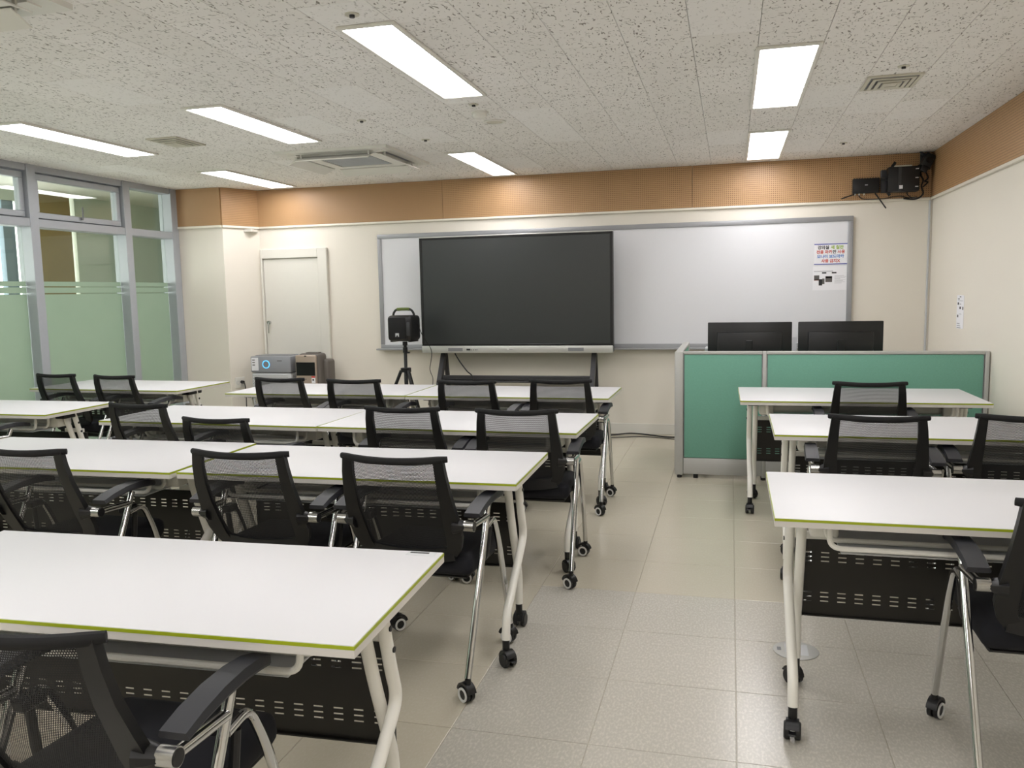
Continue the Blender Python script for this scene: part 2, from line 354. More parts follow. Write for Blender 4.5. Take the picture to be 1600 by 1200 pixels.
# window wall -------------------------------------------------------
def window_wall():
    posts = [(-2.2, -2.1), (-.98, -.89), (.14, .23), (1.26, 1.35), (2.39, 2.48), (3.51, 3.60), (4.64, 4.73), (5.77, 5.86), (6.90, 6.99), (7.60, 7.705)]
    fr = struct(bpy.data.objects.new('wall_left', None), 'grey aluminium window wall with frosted glass'); COL.objects.link(fr); fr.location = (-5.7, 4, 0)
    off = Vector((5.7, -4, 0))
    def b(name, m, *a, par=fr):
        o = MB().rbox(*a, .003, 1).build(name, m, par)
        if par is fr: o.location = off
        return o
    for y0, y1 in posts: b('post', 'alu', -5.80, -5.65, y0, y1, 0, CEIL)
    for i in range(len(posts)-1):
        a, c = posts[i][1], posts[i+1][0]
        b('transom', 'alu', -5.795, -5.655, a, c, 2.035, 2.105)
        b('head_rail', 'alu', -5.795, -5.66, a, c, 2.495, CEIL)
        b('sill_rail', 'alu', -5.795, -5.655, a, c, 0, .12)
        # lower fixed pane
        g = MB().box(-5.756, -5.750, a, c, .12, 2.035).build('glass_pane', 'glass', fr, off)
        mb = MB()
        for z0, z1 in ((.121, 1.473), (1.484, 1.532), (1.543, 1.583)):
            MB().box(-5.7495, -5.7487, a+.003, c-.003, z0, z1).build('frosted_film', 'film', g)
        if i in (1, 3, 5, 6, 7):   # opening sashes on top
            s = MB()
            for x0, x1, y0, y1, z0, z1 in ((-5.74, -5.685, a+.01, c-.01, 2.115, 2.165), (-5.74, -5.685, a+.01, c-.01, 2.435, 2.485), (-5.74, -5.685, a+.01, a+.055, 2.165, 2.435), (-5.74, -5.685, c-.055, c-.01, 2.165, 2.435)):
                s.rbox(x0, x1, y0, y1, z0, z1, .004, 1)
            so = s.build('window_sash', 'alu', fr, off)
            MB().box(-5.716, -5.711, a+.055, c-.055, 2.165, 2.435).build('glass_pane', 'glass', so)
            MB().rbox(-5.69, -5.665, (a+c)/2-.01, (a+c)/2+.01, 2.135, 2.16, .003, 1).rbox(-5.672, -5.66, (a+c)/2-.006, (a+c)/2+.006, 2.15, 2.25, .003, 1).build('sash_handle', 'grey', so)
            b('gasket', 'rubber', -5.752, -5.741, a+.002, c-.002, 2.107, 2.117); b('gasket', 'rubber', -5.752, -5.741, a+.002, c-.002, 2.483, 2.493)
        else:
            MB().box(-5.756, -5.750, a, c, 2.105, 2.495).build('glass_pane', 'glass', fr, off)
window_wall()
# corridor beyond the glass
struct(MB().box(-8.4, -5.86, YB, 11.2, -.06, 0).build('floor_corridor', 'tile_old'), 'corridor floor beyond window wall')
struct(MB().box(-8.4, -5.86, YB, 11.2, 2.75, 2.85).build('ceiling_corridor', 'white_paint'), 'corridor ceiling beyond window wall')
struct(MB().box(-8.35, -5.86, 11.1, 11.2, 0, 2.75).build('wall_corridor_end', 'corr_wall'), 'pale corridor end wall')
struct(MB().box(-8.35, -5.86, YB-.1, YB, 0, 2.75).build('wall_corridor_back', 'corr_wall'), 'pale corridor end wall opposite')
struct(MB().box(-5.84, -5.80, 7.70, 11.1, 0, 2.75).build('wall_corridor_inner', 'corr_wall'), 'pale corridor inner wall')
ow = MB()
ow.box(-8.3, -8.2, 9.09, 11.1, 0, 2.75)
for y0, y1 in ((YB, -1.6), (.1, .5), (2.1, 2.5), (4.1, 4.5), (6.1, 6.5)): ow.box(-8.3, -8.2, y0, y1, 0, 2.75)
ow.box(-8.3, -8.2, YB, 8.41, 0, .5); ow.box(-8.3, -8.2, YB, 8.41, 2.6, 2.75)
struct(ow.build('wall_corridor_outer', 'corr_wall'), 'pale corridor outer wall with openings')
tag(MB().rbox(-8.29, -8.21, 7.98, 8.15, .5, 2.6, .01, 2).build('corridor_column', 'corr_col'), 'blue-grey column seen through glass in corridor', 'column')
tag(MB().rbox(-8.28, -8.2, 8.415, 9.02, 0, 2.75, .005, 1).build('corridor_panel', 'brownwall'), 'ochre brown wall panel seen through clear glass', 'panel')

# door --------------------------------------------------------------
dr = thing('door_1', '', '', (-4.55, YF, 0)); del dr['category']; struct(dr, 'white flush door in cream frame on front wall')
o_ = Vector((4.55, -YF, 0))
mb = MB(); mb.rbox(-4.925, -4.905, YF-.035, YF, 0, 1.92, .003, 1); mb.rbox(-4.245, -4.137, YF-.035, YF, 0, 1.92, .004, 1); mb.rbox(-4.905, -4.245, YF-.035, YF, 1.822, 1.92, .004, 1)
mb.build('door_frame', 'white_paint', dr, o_)
leaf = MB().rbox(-4.901, -4.251, YF-.012, YF, .01, 1.816, .003, 1).build('door_leaf', 'white_paint', dr, o_)
mb = MB().cyl((-4.855, YF-.022, 1.135), (-4.855, YF-.05, 1.135), .02); mb.rbox(-4.861, -4.849, YF-.058, YF-.046, 1.02, 1.135, .004, 2); mb.build('door_handle', 'brushed', leaf)

# whiteboard ---------------------------------------------------------
wbt = thing('whiteboard', 'long white enamel board in grey aluminium frame', 'whiteboard', (-1.25, YF, .84))
o_ = Vector((1.25, -YF, -.84)); BX0, BX1, BZ0, BZ1 = -3.552, 1.056, .84, 2.03
MB().box(BX0+.03, -1.24, YF-.028, YF, BZ0+.03, BZ1-.03).build('board_sheet', 'board', wbt, o_)
MB().box(-1.239, BX1-.03, YF-.028, YF, BZ0+.03, BZ1-.03).build('board_sheet', 'board', wbt, o_)
for a in ((BX0, BX1, YF-.038, YF, BZ1-.045, BZ1), (BX0, BX1, YF-.038, YF, BZ0, BZ0+.05), (BX0, BX0+.045, YF-.038, YF, BZ0+.05, BZ1-.045), (BX1-.045, BX1, YF-.038, YF, BZ0+.05, BZ1-.045)):
    MB().rbox(*a, .005, 2).build('frame_rail', 'board_frame', wbt, o_)
MB().rbox(BX0-.03, BX1+.03, YF-.095, YF-.038, BZ0-.005, BZ0+.012, .004, 2).build('pen_tray', 'board_frame', wbt, o_)

# notices on the board -----------------------------------------------
RX = Matrix.Rotation(math.pi/2, 4, 'X')
def sheet(name, label, x0, x1, z0, z1, y):
    t = thing(name, label, 'notice', ((x0+x1)/2, y, z0)); MB().box(-(x1-x0)/2, (x1-x0)/2, -.001, 0, 0, z1-z0).build('paper_sheet', 'paper', t); return t
nt = sheet('notice', 'printed notice with large coloured Korean lettering on whiteboard', .728, 1.010, 1.603, 1.79, YF-.029)
MB().box(-.141, .141, -.0016, -.001, .178, .187).build('printed_line', 'ink_indigo', nt); MB().box(-.141, .141, -.0016, -.001, .0, .008).build('printed_line', 'ink_indigo', nt)
def wr_line(parent, segs, z, size):
    x = 0; ws = []
    for body, m in segs:
        wdt = sum(.93 if ord(ch) > 200 else (.32 if ch == ' ' else .6) for ch in body)*size; ws.append(wdt)
    x = -sum(ws)/2
    for (body, m), wdt in zip(segs, ws):
        text(body, m, parent, size, Matrix.Translation((x, -.0016, z)) @ RX, bold=.03*size, align='LEFT', depth=.0002); x += wdt
wr_line(nt, [('강의실', 'ink_black'), (' ', 'ink_black'), ('새 칠판', 'ink_green')], .140, .036)
wr_line(nt, [('전용 마카', 'ink_red'), ('만', 'ink_black'), (' ', 'ink_black'), ('사용', 'ink_red')], .1, .034)
wr_line(nt, [('모나미 보드마카', 'ink_blue')], .06, .034)
wr_line(nt, [('사용 금지X', 'ink_red')], .02, .034)
n2 = sheet('notice', 'printed sheet with small photographs and fine text below coloured notice', .720, 1.008, 1.372, 1.588, YF-.029)
def patch(p, m, x0, x1, z0, z1, name='printed_patch'): return MB().box(x0, x1, -.0016, -.001, z0, z1).build(name, m, p)
patch(n2, 'ink_inkgrey', -.135, .03, .168, .173); patch(n2, 'ink_black', -.065, -.028, .150, .162); patch(n2, 'ink_black', .018, .058, .150, .162)
patch(n2, 'ink_photo', -.133, -.088, .093, .135, 'printed_photo'); patch(n2, 'ink_rust', -.133, -.088, .088, .100, 'printed_photo')
patch(n2, 'ink_black', -.092, -.062, .043, .1, 'printed_photo'); patch(n2, 'ink_photo', -.062, -.042, .055, .105, 'printed_photo'); patch(n2, 'ink_photo', -.035, .022, .072, .125, 'printed_photo'); patch(n2, 'ink_black', -.035, .022, .108, .122, 'printed_photo')
for k in range(8): patch(n2, 'ink_inkgrey', .042, .042+(.06, .09, .07, .095, .05, .09, .1, .08)[k], .062+k*.0095, .0638+k*.0095, 'printed_line')
wp = thing('notice', 'narrow paper notice taped to side wall', 'notice', (XR-.001, 7.055, 1.063))
MB().box(-.001, 0, -.1, .1, 0, .255).build('paper_sheet', 'paper', wp)
for y0, y1, z0, z1, m in ((-.02, .02, .24, .247, 'ink_black'), (.02, .07, .224, .23, 'ink_black'), (-.07, .07, .212, .215, 'ink_inkgrey'), (.04, .075, .182, .2, 'ink_black'), (-.02, .02, .186, .19, 'ink_photo'), (-.02, .02, .15, .168, 'ink_black'), (-.09, -.06, .145, .168, 'ink_photo'), (.045, .08, .085, .105, 'ink_photo'), (-.04, .03, .11, .113, 'ink_inkgrey'), (0, .08, .035, .04, 'ink_inkgrey'), (-.02, .08, .02, .024, 'ink_inkgrey'), (-.03, .08, .005, .009, 'ink_inkgrey')):
    MB().box(-.0016, -.001, y0, y1, z0, z1).build('printed_patch', m, wp)

# ------------------------------------------------------------------ ceiling fittings
LIGHTS = [(.105, .41, 4.27, 5.66, 'right-hand run, over the aisle before the second row'), (.11, .415, 6.50, 7.86, ''), (-1.64, -1.37, 3.37, 4.74, ''), (-3.2, -2.92, 4.45, 5.71, ''), (-2.26, -2.0, 6.54, 7.92, ''), (-4.66, -4.36, 4.44, 5.76, ''), (-4.66, -4.36, 6.66, 7.91, '')]
LL = ['ceiling light panel above desks beside partition', 'ceiling light panel above the green partition and monitors', 'ceiling light panel above third desk row by aisle', 'ceiling light panel between beige vent and ceiling air conditioner', 'ceiling light panel above the big dark display', 'ceiling light panel beside window wall and beige vent', 'ceiling light panel between pier and air conditioner']
def light(x0, x1, y0, y1, label):
    t = thing('ceiling_light', 'white LED ' + label, 'ceiling light', ((x0+x1)/2, (y0+y1)/2, CEIL), group='LED panels in the ceiling')
    a, b = (x1-x0)/2, (y1-y0)/2; s = MB(); k = .022
    for r in ((-a, a, -b, -b+k), (-a, a, b-k, b), (-a, -a+k, -b+k, b-k), (a-k, a, -b+k, b-k)): s.rbox(*r, -.014, -.0005, .003, 1)
    s.build('light_frame', 'ac', t); MB().box(-a+k, a-k, -b+k, b-k, -.010, -.0005).build('light_diffuser', 'lamp', t)
for (x0, x1, y0, y1, _), lb in zip(LIGHTS, LL): light(x0, x1, y0, y1, lb)
for i, (x0, y0) in enumerate(((.105, 1.9), (.105, -.7), (-1.64, .1), (-1.64, -1.9), (-3.2, -.4), (-4.66, 2.2), (-4.66, -.2))):
    light(x0, x0+.3, y0, y0+1.3, 'ceiling light panel out over the %s part of the room' % ('near aisle', 'rear aisle', 'near middle', 'rear middle', 'rear left', 'near window', 'rear window')[i])
def cassette(x0, y0, label):
    t = thing('ceiling_air_conditioner', label, 'air conditioner', (x0+.475, y0+.475, CEIL), group='ceiling cassette air conditioners')
    S = MB(); a = .475; z0, z1 = -.035, -.0005
    # panel ring with four louvre slots, built from bars
    for r in ((-a, a, -a, -.40), (-a, a, .40, a), (-a, -.40, -.40, .40), (.40, a, -.40, .40)): S.box(*r, z0+.012, z1)
    for r in ((-.33, .33, -.33, -.24), (-.33, .33, .24, .33), (-.33, -.24, -.24, .24), (.24, .33, -.24, .24)): S.box(*r, z0, z1)
    for sx in (-1, 1):
        for s2 in (-1, 1): S.box(min(sx*.33, sx*.40), max(sx*.33, sx*.40), min(s2*.33, s2*.40), max(s2*.33, s2*.40), z0+.006, z1)
    S.build('cover_panel', 'ac', t)
    S = MB()
    for r in ((-.33, .33, -.40, -.33), (-.33, .33, .33, .40), (-.40, -.33, -.33, .33), (.33, .40, -.33, .33)): S.box(*r, -.006, z1)
    S.build('louvre_slot', 'grey', t)
    g = MB().rbox(-.24, .24, -.24, .24, -.030, z1, .004, 1).build('intake_grille', 'grey', t)
    for k in range(12): MB().box(-.22, .22, -.215+k*.037, -.205+k*.037, -.034, -.0301).build('grille_slat', 'light_grey', g)
    for k in range(4):
        R = Matrix.Rotation(k*math.pi/2, 4, 'Z') @ Matrix.Translation((0, -.395, -.058)) @ Matrix.Rotation(math.radians(24), 4, 'X')
        f = MB().rbox(-.31, .31, -.055, .055, -.004, .004, .003, 1, R).build('flap', 'ac', t)
        R2 = Matrix.Rotation(k*math.pi/2, 4, 'Z')
        for sx in (-.29, .29): MB().rbox(sx-.006, sx+.006, -.392, -.376, -.05, -.006, .002, 1, R2).build('flap_arm', 'ac', f)
cassette(-3.5, 6.02, 'white ceiling cassette air conditioner with open flaps beside pier')
cassette(-3.42, 1.86, 'white ceiling cassette air conditioner above the rear window-side desks')
def vent(x0, y0, w_, d_, label):
    t = thing('ceiling_vent', label, 'vent', (x0+w_/2, y0+d_/2, CEIL), group='square ceiling vents')
    a, b = w_/2, d_/2
    for k, (s, z) in enumerate(((1, -.006), (.78, -.012), (.56, -.017), (.34, -.02))):
        s2 = s-.13; S = MB(); A, B, C, D = a*s, b*s, a*s2, b*s2
        for r in ((-A, A, -B, -D), (-A, A, D, B), (-A, -C, -D, D), (C, A, -D, D)): S.box(*r, z-.004, z+.002 if k else -.0005)
        S.build('vent_ring', 'vent', t)
    MB().box(-a*.9, a*.9, -b*.9, b*.9, -.003, -.0005).build('vent_back', 'grey', t)
    MB().box(-a*.2, a*.2, -b*.2, b*.2, -.022, -.003).build('vent_core', 'vent', t)
vent(-4.04, 5.2, .25, .35, 'beige ceiling vent beside window-side light panel')
vent(.72, 5.06, .285, .33, 'beige ceiling vent beside light panel over the right desks')
sd = thing('smoke_detector', 'round white smoke detector on ceiling above the aisle', 'smoke detector', (-1.55, 5.19, CEIL))
MB().cyl((0, 0, -.012), (0, 0, -.0005), .055, 24).build('detector_base', 'ac', sd); MB().tube([(0, 0, -.012), (0, 0, -.03), (0, 0, -.042)], lambda i: (.045, .042, .028)[i], 24).build('detector_head', 'ac', sd)
cs = thing('ceiling_speaker', 'round flush ceiling speaker beside smoke detector', 'speaker', (-1.54, 5.5, CEIL))
MB().ring(.055, .075, .008, 28, Matrix.Translation((0, 0, -.0085))).build('speaker_rim', 'ac', cs); MB().cyl((0, 0, -.005), (0, 0, -.0005), .055, 24).build('speaker_grille', 'vent', cs)
for (x, y), lb in zip(((-2.352, 5.164), (-2.203, 5.953), (-1.504, 3.249), (.867, 4.891), (-1.523, 4.971), (.863, 7.287)), ('between two light panels', 'beside the air conditioner', 'before third-row light panel', 'beside the right vent', 'just before the smoke detector', 'near the corner equipment')):
    s = thing('sprinkler_head', 'small dark sprinkler head in ceiling ' + lb, 'sprinkler', (x, y, CEIL), group='sprinkler heads')
    MB().ring(.012, .03, .004, 20, Matrix.Translation((0, 0, -.0045))).build('rosette', 'vent', s); MB().cyl((0, 0, -.014), (0, 0, -.0005), .011, 12).build('nozzle', 'dark_grey', s)

# ------------------------------------------------------------------ casters (shared meshes)
def caster_meshes(kind):
    d = {}
    r = .028
    if kind == 'chair':
        mb = MB(); mb.cyl((0, 0, .085), (0, 0, .06), .011, 12)
        pts = [(0, .010-.034*math.cos(math.radians(a)), .032+.034*math.sin(math.radians(a))) for a in range(10, 171, 20)]
        mb.sweep(pts, lambda i: [(-.016, -.005), (.016, -.005), (.016, .005), (-.016, .005)], (1, 0, 0))
        d['caster_fork'] = (mb.mesh('caster_fork', 'plastic'))
        mb = MB()
        for s in (-1, 1): mb.cyl((s*.003, .01, r), (s*.017, .01, r), r, 20)
        d['caster_wheel'] = mb.mesh('caster_wheel', 'rubber')
        mb = MB()
        for s in (-1, 1): mb.ring(.0175, .0255, .004, 24, Matrix.Translation((s*.0172, .01, r)) @ Matrix.Rotation(s*math.pi/2, 4, 'Y') @ Matrix.Translation((0, 0, -.001)))
        d['wheel_ring'] = mb.mesh('wheel_ring', 'ring')
    else:
        mb = MB(); mb.cyl((0, 0, .105), (0, 0, .055), .014, 12)
        pts = [(0, .012-.031*math.cos(math.radians(a)), .03+.031*math.sin(math.radians(a))) for a in range(0, 161, 20)]
        mb.sweep(pts, lambda i: [(-.02, -.004), (.02, -.004), (.02, .004), (-.02, .004)], (1, 0, 0))
        mb.rbox(-.006, .006, -.02, .02, .03, .058, .003, 1); mb.rbox(-.012, .012, .034, .062, .03, .037, .003, 1)
        d['caster_fork'] = mb.mesh('caster_fork', 'plastic')
        mb = MB()
        for s in (-1, 1):
            mb.tube([(s*.007, .012, r), (s*.01, .012, r), (s*.022, .012, r), (s*.026, .012, r)], lambda i: (r*.9, r, r, r*.86)[i], 20, ref=(0, 0, 1))
        d['caster_wheel'] = mb.mesh('caster_wheel', 'rubber')
    return d
CM = {k: caster_meshes(k) for k in ('chair', 'desk')}
def caster(kind, leg, x, y, ang):
    for nm, me in CM[kind].items(): inst(me, nm, leg, (x, y, 0), math.radians(ang))

# ------------------------------------------------------------------ training desk
def make_desk(dep):
    t = thing('training_desk', 'x', 'desk'); W = .70; ZT = .72
    top = MB().rbox(-W, W, 0, dep, ZT-.028, ZT, .0025, 2).build('table_top', 'desk_white', t)
    S = MB(); e = .0012
    for r in ((-W-e, W+e, -e, .004), (-W-e, W+e, dep-.004, dep+e), (-W-e, -W+.004, .004, dep-.004), (W-.004, W+e, .004, dep-.004)): S.box(*r, ZT-.0095, ZT-.002)
    S.build('green_edge_strip', 'green_edge', top)
    S = MB()
    for r in ((-W-e*.6, W+e*.6, -e*.6, .004), (-W-e*.6, W+e*.6, dep-.004, dep+e*.6), (-W-e*.6, -W+.004, .004, dep-.004), (W-.004, W+e*.6, .004, dep-.004)): S.box(*r, ZT-.027, ZT-.0096)
    S.build('edge_band', 'desk_side', top)
    for s in (-1, 1):
        xo, xi = s*(W-.065), s*(W-.10)
        pa = smooth_path([(xo, .30, ZT-.035), (xo, .355, .50), (xo, .39, .41), (xo, .075, .19), (xo, .06, .10)], .07, 6)
        la = MB().tube(pa, .0165, 14).build('leg', 'white_metal', t)
        caster('desk', la, xo, .06, 200+s*25)
        pb = smooth_path([(xi, .26, ZT-.035), (xi, .33, .48), (xi, .44, .22), (xi, .43, .10)], .07, 6)
        lb = MB().tube(pb, .0165, 14).build('leg', 'white_metal', t)
        caster('desk', lb, xi, .43, 15-s*20)
        S = MB()
        for z in (.62, .56):
            yy = .30+(.685-z)/.185*.055
            S.cyl((xo+s*.0155, yy, z), (xo+s*.019, yy, z), .0075, 12)
        S.build('bolt_cap', 'rubber', la)
        MB().rbox(min(xi-s*.02, xo+s*.015), max(xi-s*.02, xo+s*.015), .20, .36, ZT-.06, ZT-.0285, .006, 2).build('hinge_bracket', 'plastic', t)
        MB().rbox(min(xi-s*.11, xi-s*.02), max(xi-s*.11, xi-s*.02), .22, .34, ZT-.12, ZT-.0285, .012, 2).build('beam_hub', 'white_metal', t)
        MB().rbox(min(xi-s*.05, xi), max(xi-s*.05, xi), .08, .21, ZT-.041, ZT-.0305, .004, 2).build('release_lever', 'plastic', t)
        MB().rbox(min(xi-s*.17, xi-s*.02), max(xi-s*.17, xi-s*.02), .428, .446, .53, .56, .004, 1).build('panel_bracket', 'white_metal', t)
    MB().rbox(-W+.2, W-.2, .255, .305, ZT-.10, ZT-.06, .006, 2).build('cross_beam', 'white_metal', t)
    for yy, zz in ((.09, ZT-.112), (.19, ZT-.115), (.36, ZT-.115)):
        MB().tube(smooth_path([(-W+.165, yy, ZT-.029), (-W+.165, yy, zz), (W-.165, yy, zz), (W-.165, yy, ZT-.029)], .05, 6), .0085, 10).build('shelf_rail', 'white_metal', t)
    MB().rbox(-W+.2, W-.2, .10, .37, ZT-.132, ZT-.126, .002, 1).build('under_shelf', 'light_grey', t)
    # modesty panel with punched slots
    px, z0, z1, y = W-.09, .258, .535, .437
    per = .0565; n = 21; sl = .027; xs = [-px]; ho = []
    for k in range(n):
        c = (k-(n-1)/2)*per; ho.append(len(xs)); xs += [c-sl/2, c+sl/2]
    xs.append(px); zs = [z0]; hz = []
    for base in (.308, .452):
        for k in range(3): hz.append(len(zs)); zs += [base+k*.0155, base+k*.0155+.0046]
    zs.append(z1)
    def plate(yc):
        vs = [(x, yc, z) for z in zs for x in xs]; nx = len(xs); fs = []
        for j in range(len(zs)-1):
            for i in range(nx-1):
                if i in ho and j in hz: continue
                fs.append((j*nx+i, j*nx+i+1, (j+1)*nx+i+1, (j+1)*nx+i))
        return vs, fs
    S = MB(); v1, f1 = plate(y); S.add(v1, f1); k = len(v1); v2, f2 = plate(y+.002); S.add(v2, [f[::-1] for f in f2])
    nx = len(xs)
    for j in hz:
        for i in ho:
            q = [j*nx+i, j*nx+i+1, (j+1)*nx+i+1, (j+1)*nx+i]
            for a in range(4): S.f.append((q[a], q[(a+1) % 4], q[(a+1) % 4]+k, q[a]+k))
    for r in ((-px, px, z0, z0+.004), (-px, px, z1-.004, z1), (-px, -px+.004, z0, z1), (px-.004, px, z0, z1)): S.box(r[0], r[1], y-.012, y+.001, r[2], r[3])
    S.build('modesty_panel', 'panel', t)
    return t
# (front corner x, y, which corner, yaw deg, depth, label)
DESKS = [
 (-.717, 1.441, 'R', 2.2, .60, 'white-topped rolling desk of the rearmost row, tiny sticker on its corner'),
 (-.748, 2.849, 'R', 1.2, .60, 'white-topped rolling desk on the aisle, third row from the display'),
 (-2.172, 2.805, 'R', 1.4, .655, 'white-topped rolling desk on window side of third row from display'),
 (-.725, 3.945, 'R', -.6, .64, 'white-topped rolling desk on the aisle, second row from the display'),
 (-2.137, 3.955, 'R', -1.2, .64, 'white-topped rolling desk in middle of second row from display'),
 (-4.07, 4.143, 'R', 0, .60, 'white-topped rolling desk beside window wall, second row from display'),
 (-4.05, 5.38, 'R', -1.6, .645, 'white-topped rolling desk beside window wall, row nearest the display'),
 (-2.168, 5.28, 'R', 0, .64, 'white-topped rolling desk before air purifier, row nearest the display'),
 (-.757, 5.265, 'R', -.3, .63, 'white-topped rolling desk on the aisle, row nearest the display'),
 (.062, 5.245, 'L', .6, .72, 'white-topped rolling desk directly before the green partition'),
 (.205, 4.04, 'L', -.3, .67, 'white-topped rolling desk in second row behind green partition'),
 (.134, 2.552, 'L', 0, .645, 'white-topped rolling desk beside the floor outlet, third from partition'),
]
tmpl = {}
def place_desk(cx, cy_, cn, yaw, dep, label):
    key = round(dep/.025)*.025
    if key not in tmpl:
        t = make_desk(dep); tmpl[key] = t; index_children()
    else: t = copy_tree(tmpl[key])
    a = math.radians(yaw); s = -.7 if cn == 'R' else .7
    t.location = (cx+s*math.cos(a), cy_+s*math.sin(a), 0); t.rotation_euler.z = a; t['label'] = label; t['group'] = 'training desks'
    return t
desks = [place_desk(*d) for d in DESKS]
st = MB().box(.605, .685, .564, .593, .7201, .7205).build('asset_sticker', 'light_grey', desks[0]); MB().box(.612, .665, .580, .590, .7205, .7208).build('sticker_print', 'ink_black', st)

# ------------------------------------------------------------------ mesh conference chair
def make_chair():
    t = thing('conference_chair', 'x', 'chair')
    # seat
    S = MB(); S.rbox(-.222, .222, -.105, .275, .39, .472, .034, 4)
    S.v = [(x*(1-.06*max(0, (y-.1)/.17)), y, z-.10*max(0, y-.12)**1.3+.0) for x, y, z in S.v]
    S.build('seat', 'fabric', t)
    MB().rbox(-.20, .20, -.08, .25, .378, .392, .006, 1).build('seat_pan', 'plastic', t)
    # backrest: points down the side, (half width, y, z)
    prof = [(.180, -.252, .852), (.186, -.246, .80), (.192, -.228, .73), (.198, -.200, .66), (.201, -.172, .60), (.199, -.145, .55), (.188, -.125, .51), (.168, -.113, .482)]
    bow = lambda u, zf: -.030*(1-u*u)*zf
    def bpt(u, k):
        w_, y, z = prof[k]; return (u*w_, y+bow(u, .3+.7*(z-.48)/.37), z-.006*(1-u*u)*(1 if k == 0 else 0))
    fr = MB()
    rail_w = [.019, .021, .024, .028, .033, .033, .029, .024]
    for s in (-1, 1):
        pts = [(s*(w_-.002), y, z) for w_, y, z in prof]
        pr = lambda i: [(-rail_w[i], -.009), (rail_w[i]*.8, -.012), (rail_w[i]*.8, .009), (-rail_w[i], .010)]
        pr2 = lambda i: [(a, b) for a, b in pr(i)]
        fr.sweep([(p[0]-s*rail_w[i]*.4, p[1], p[2]) for i, p in enumerate(pts)], pr2, (s, 0, 0))
        fr.sweep([(s*.185, -.172, .603), (s*.215, -.168, .603), (s*.228, -.166, .603)], lambda i: [((.05, .036, .024)[i]*.6*math.cos(a), (.03, .024, .02)[i]*math.sin(a)) for a in [j*math.pi/5 for j in range(10)]], (0, 0, 1))
    # bottom bar, curved
    pts = []
    for k in range(13):
        u = -1+k/6; pts.append((u*.165, -.114+bow(u, .5), .487-.014*(1-u*u)))
    fr.sweep(pts, lambda i: [(-.028, -.010), (.024, -.012), (.024, .010), (-.028, .010)], (0, 0, 1))
    bk = fr.build('backrest_frame', 'plastic', t)
    # top roll
    pts = []
    for k in range(15):
        u = -1.1+2.2*k/14; x, y, z = u*.180, -.254+bow(min(1, abs(u)), 1), .853-.006*(1-min(1, u*u))
        if abs(u) > 1: y += .012
        pts.append((x, y, z))
    MB().sweep(pts, lambda i: [((.011, .0135)[0 < i < 14]*math.cos(a)*.98, (.009, .0115)[0 < i < 14]*math.sin(a)) for a in [j*math.pi/5 for j in range(10)]], (0, 0, 1)).build('backrest_top_edge', 'roll', t)
    # mesh panel
    S = MB(); nu = 10; vs = []; nk = len(prof)
    for k in range(nk):
        for j in range(nu+1):
            u = -1+2*j/nu; p = bpt(u*.93, k); vs.append((p[0], p[1]+.004, p[2]))
    S.add(vs, [(k*(nu+1)+j, k*(nu+1)+j+1, (k+1)*(nu+1)+j+1, (k+1)*(nu+1)+j) for k in range(nk-1) for j in range(nu)])
    S.build('backrest_mesh', 'mesh', t)
    for s in (-1, 1):
        xl = s*.252
        ln = lambda z: -.245+(z-.085)/.545*.262
        lr = MB().tube([(xl, ln(.085), .085), (xl, ln(.45), .45), (s*.250, ln(.64), .64)], .0125, 12).build('leg', 'chrome', t)
        caster('chair', lr, xl, -.245, 75-s*20)
        pf = smooth_path([(s*.252, ln(.56)+.01, .56), (s*.252, .075, .572), (s*.252, .135, .46), (s*.252, .262, .085)], .06, 6)
        lf = MB().tube(pf, .0115, 12).build('leg', 'chrome', t)
        caster('chair', lf, s*.252, .262, 20+s*55)
        MB().tube([(s*.250, -.155, .603), (s*.252, ln(.59), .596)], .0125, 12).build('hinge_bar', 'chrome', t)
        cpo = MB().cyl((s*.226, -.166, .603), (s*.262, -.166, .603), .0195, 20).build('pivot_cap', 'brushed', t)
        MB().cyl((s*.262, -.166, .603), (s*.2635, -.166, .603), .0165, 20).build('cap_disc', 'plastic', cpo)
        S = MB(); pts = [(s*.254, y, z) for y, z in ((-.165, .642), (-.11, .655), (-.04, .664), (.03, .666), (.09, .661), (.13, .652), (.142, .645))]
        wd = [.032, .032, .031, .029, .027, .024, .016]; th = [.008, .010, .012, .013, .013, .011, .006]
        S.sweep(pts, lambda i: [(-wd[i], th[i]*.5), (-wd[i]*.85, -th[i]), (wd[i]*.85, -th[i]), (wd[i], th[i]*.5), (wd[i]*.9, th[i]), (-wd[i]*.9, th[i])], (1, 0, 0))
        S.build('armrest', 'arm', t)
        MB().rbox(min(s*.21, s*.255), max(s*.21, s*.255), -.02, .045, .555, .585, .006, 1).build('frame_knuckle', 'plastic', t)
    MB().tube(smooth_path([(-.25, .03, .55), (-.235, .03, .41), (.235, .03, .41), (.25, .03, .55)], .05, 5), .011, 10).build('under_frame', 'plastic', t)
    return t
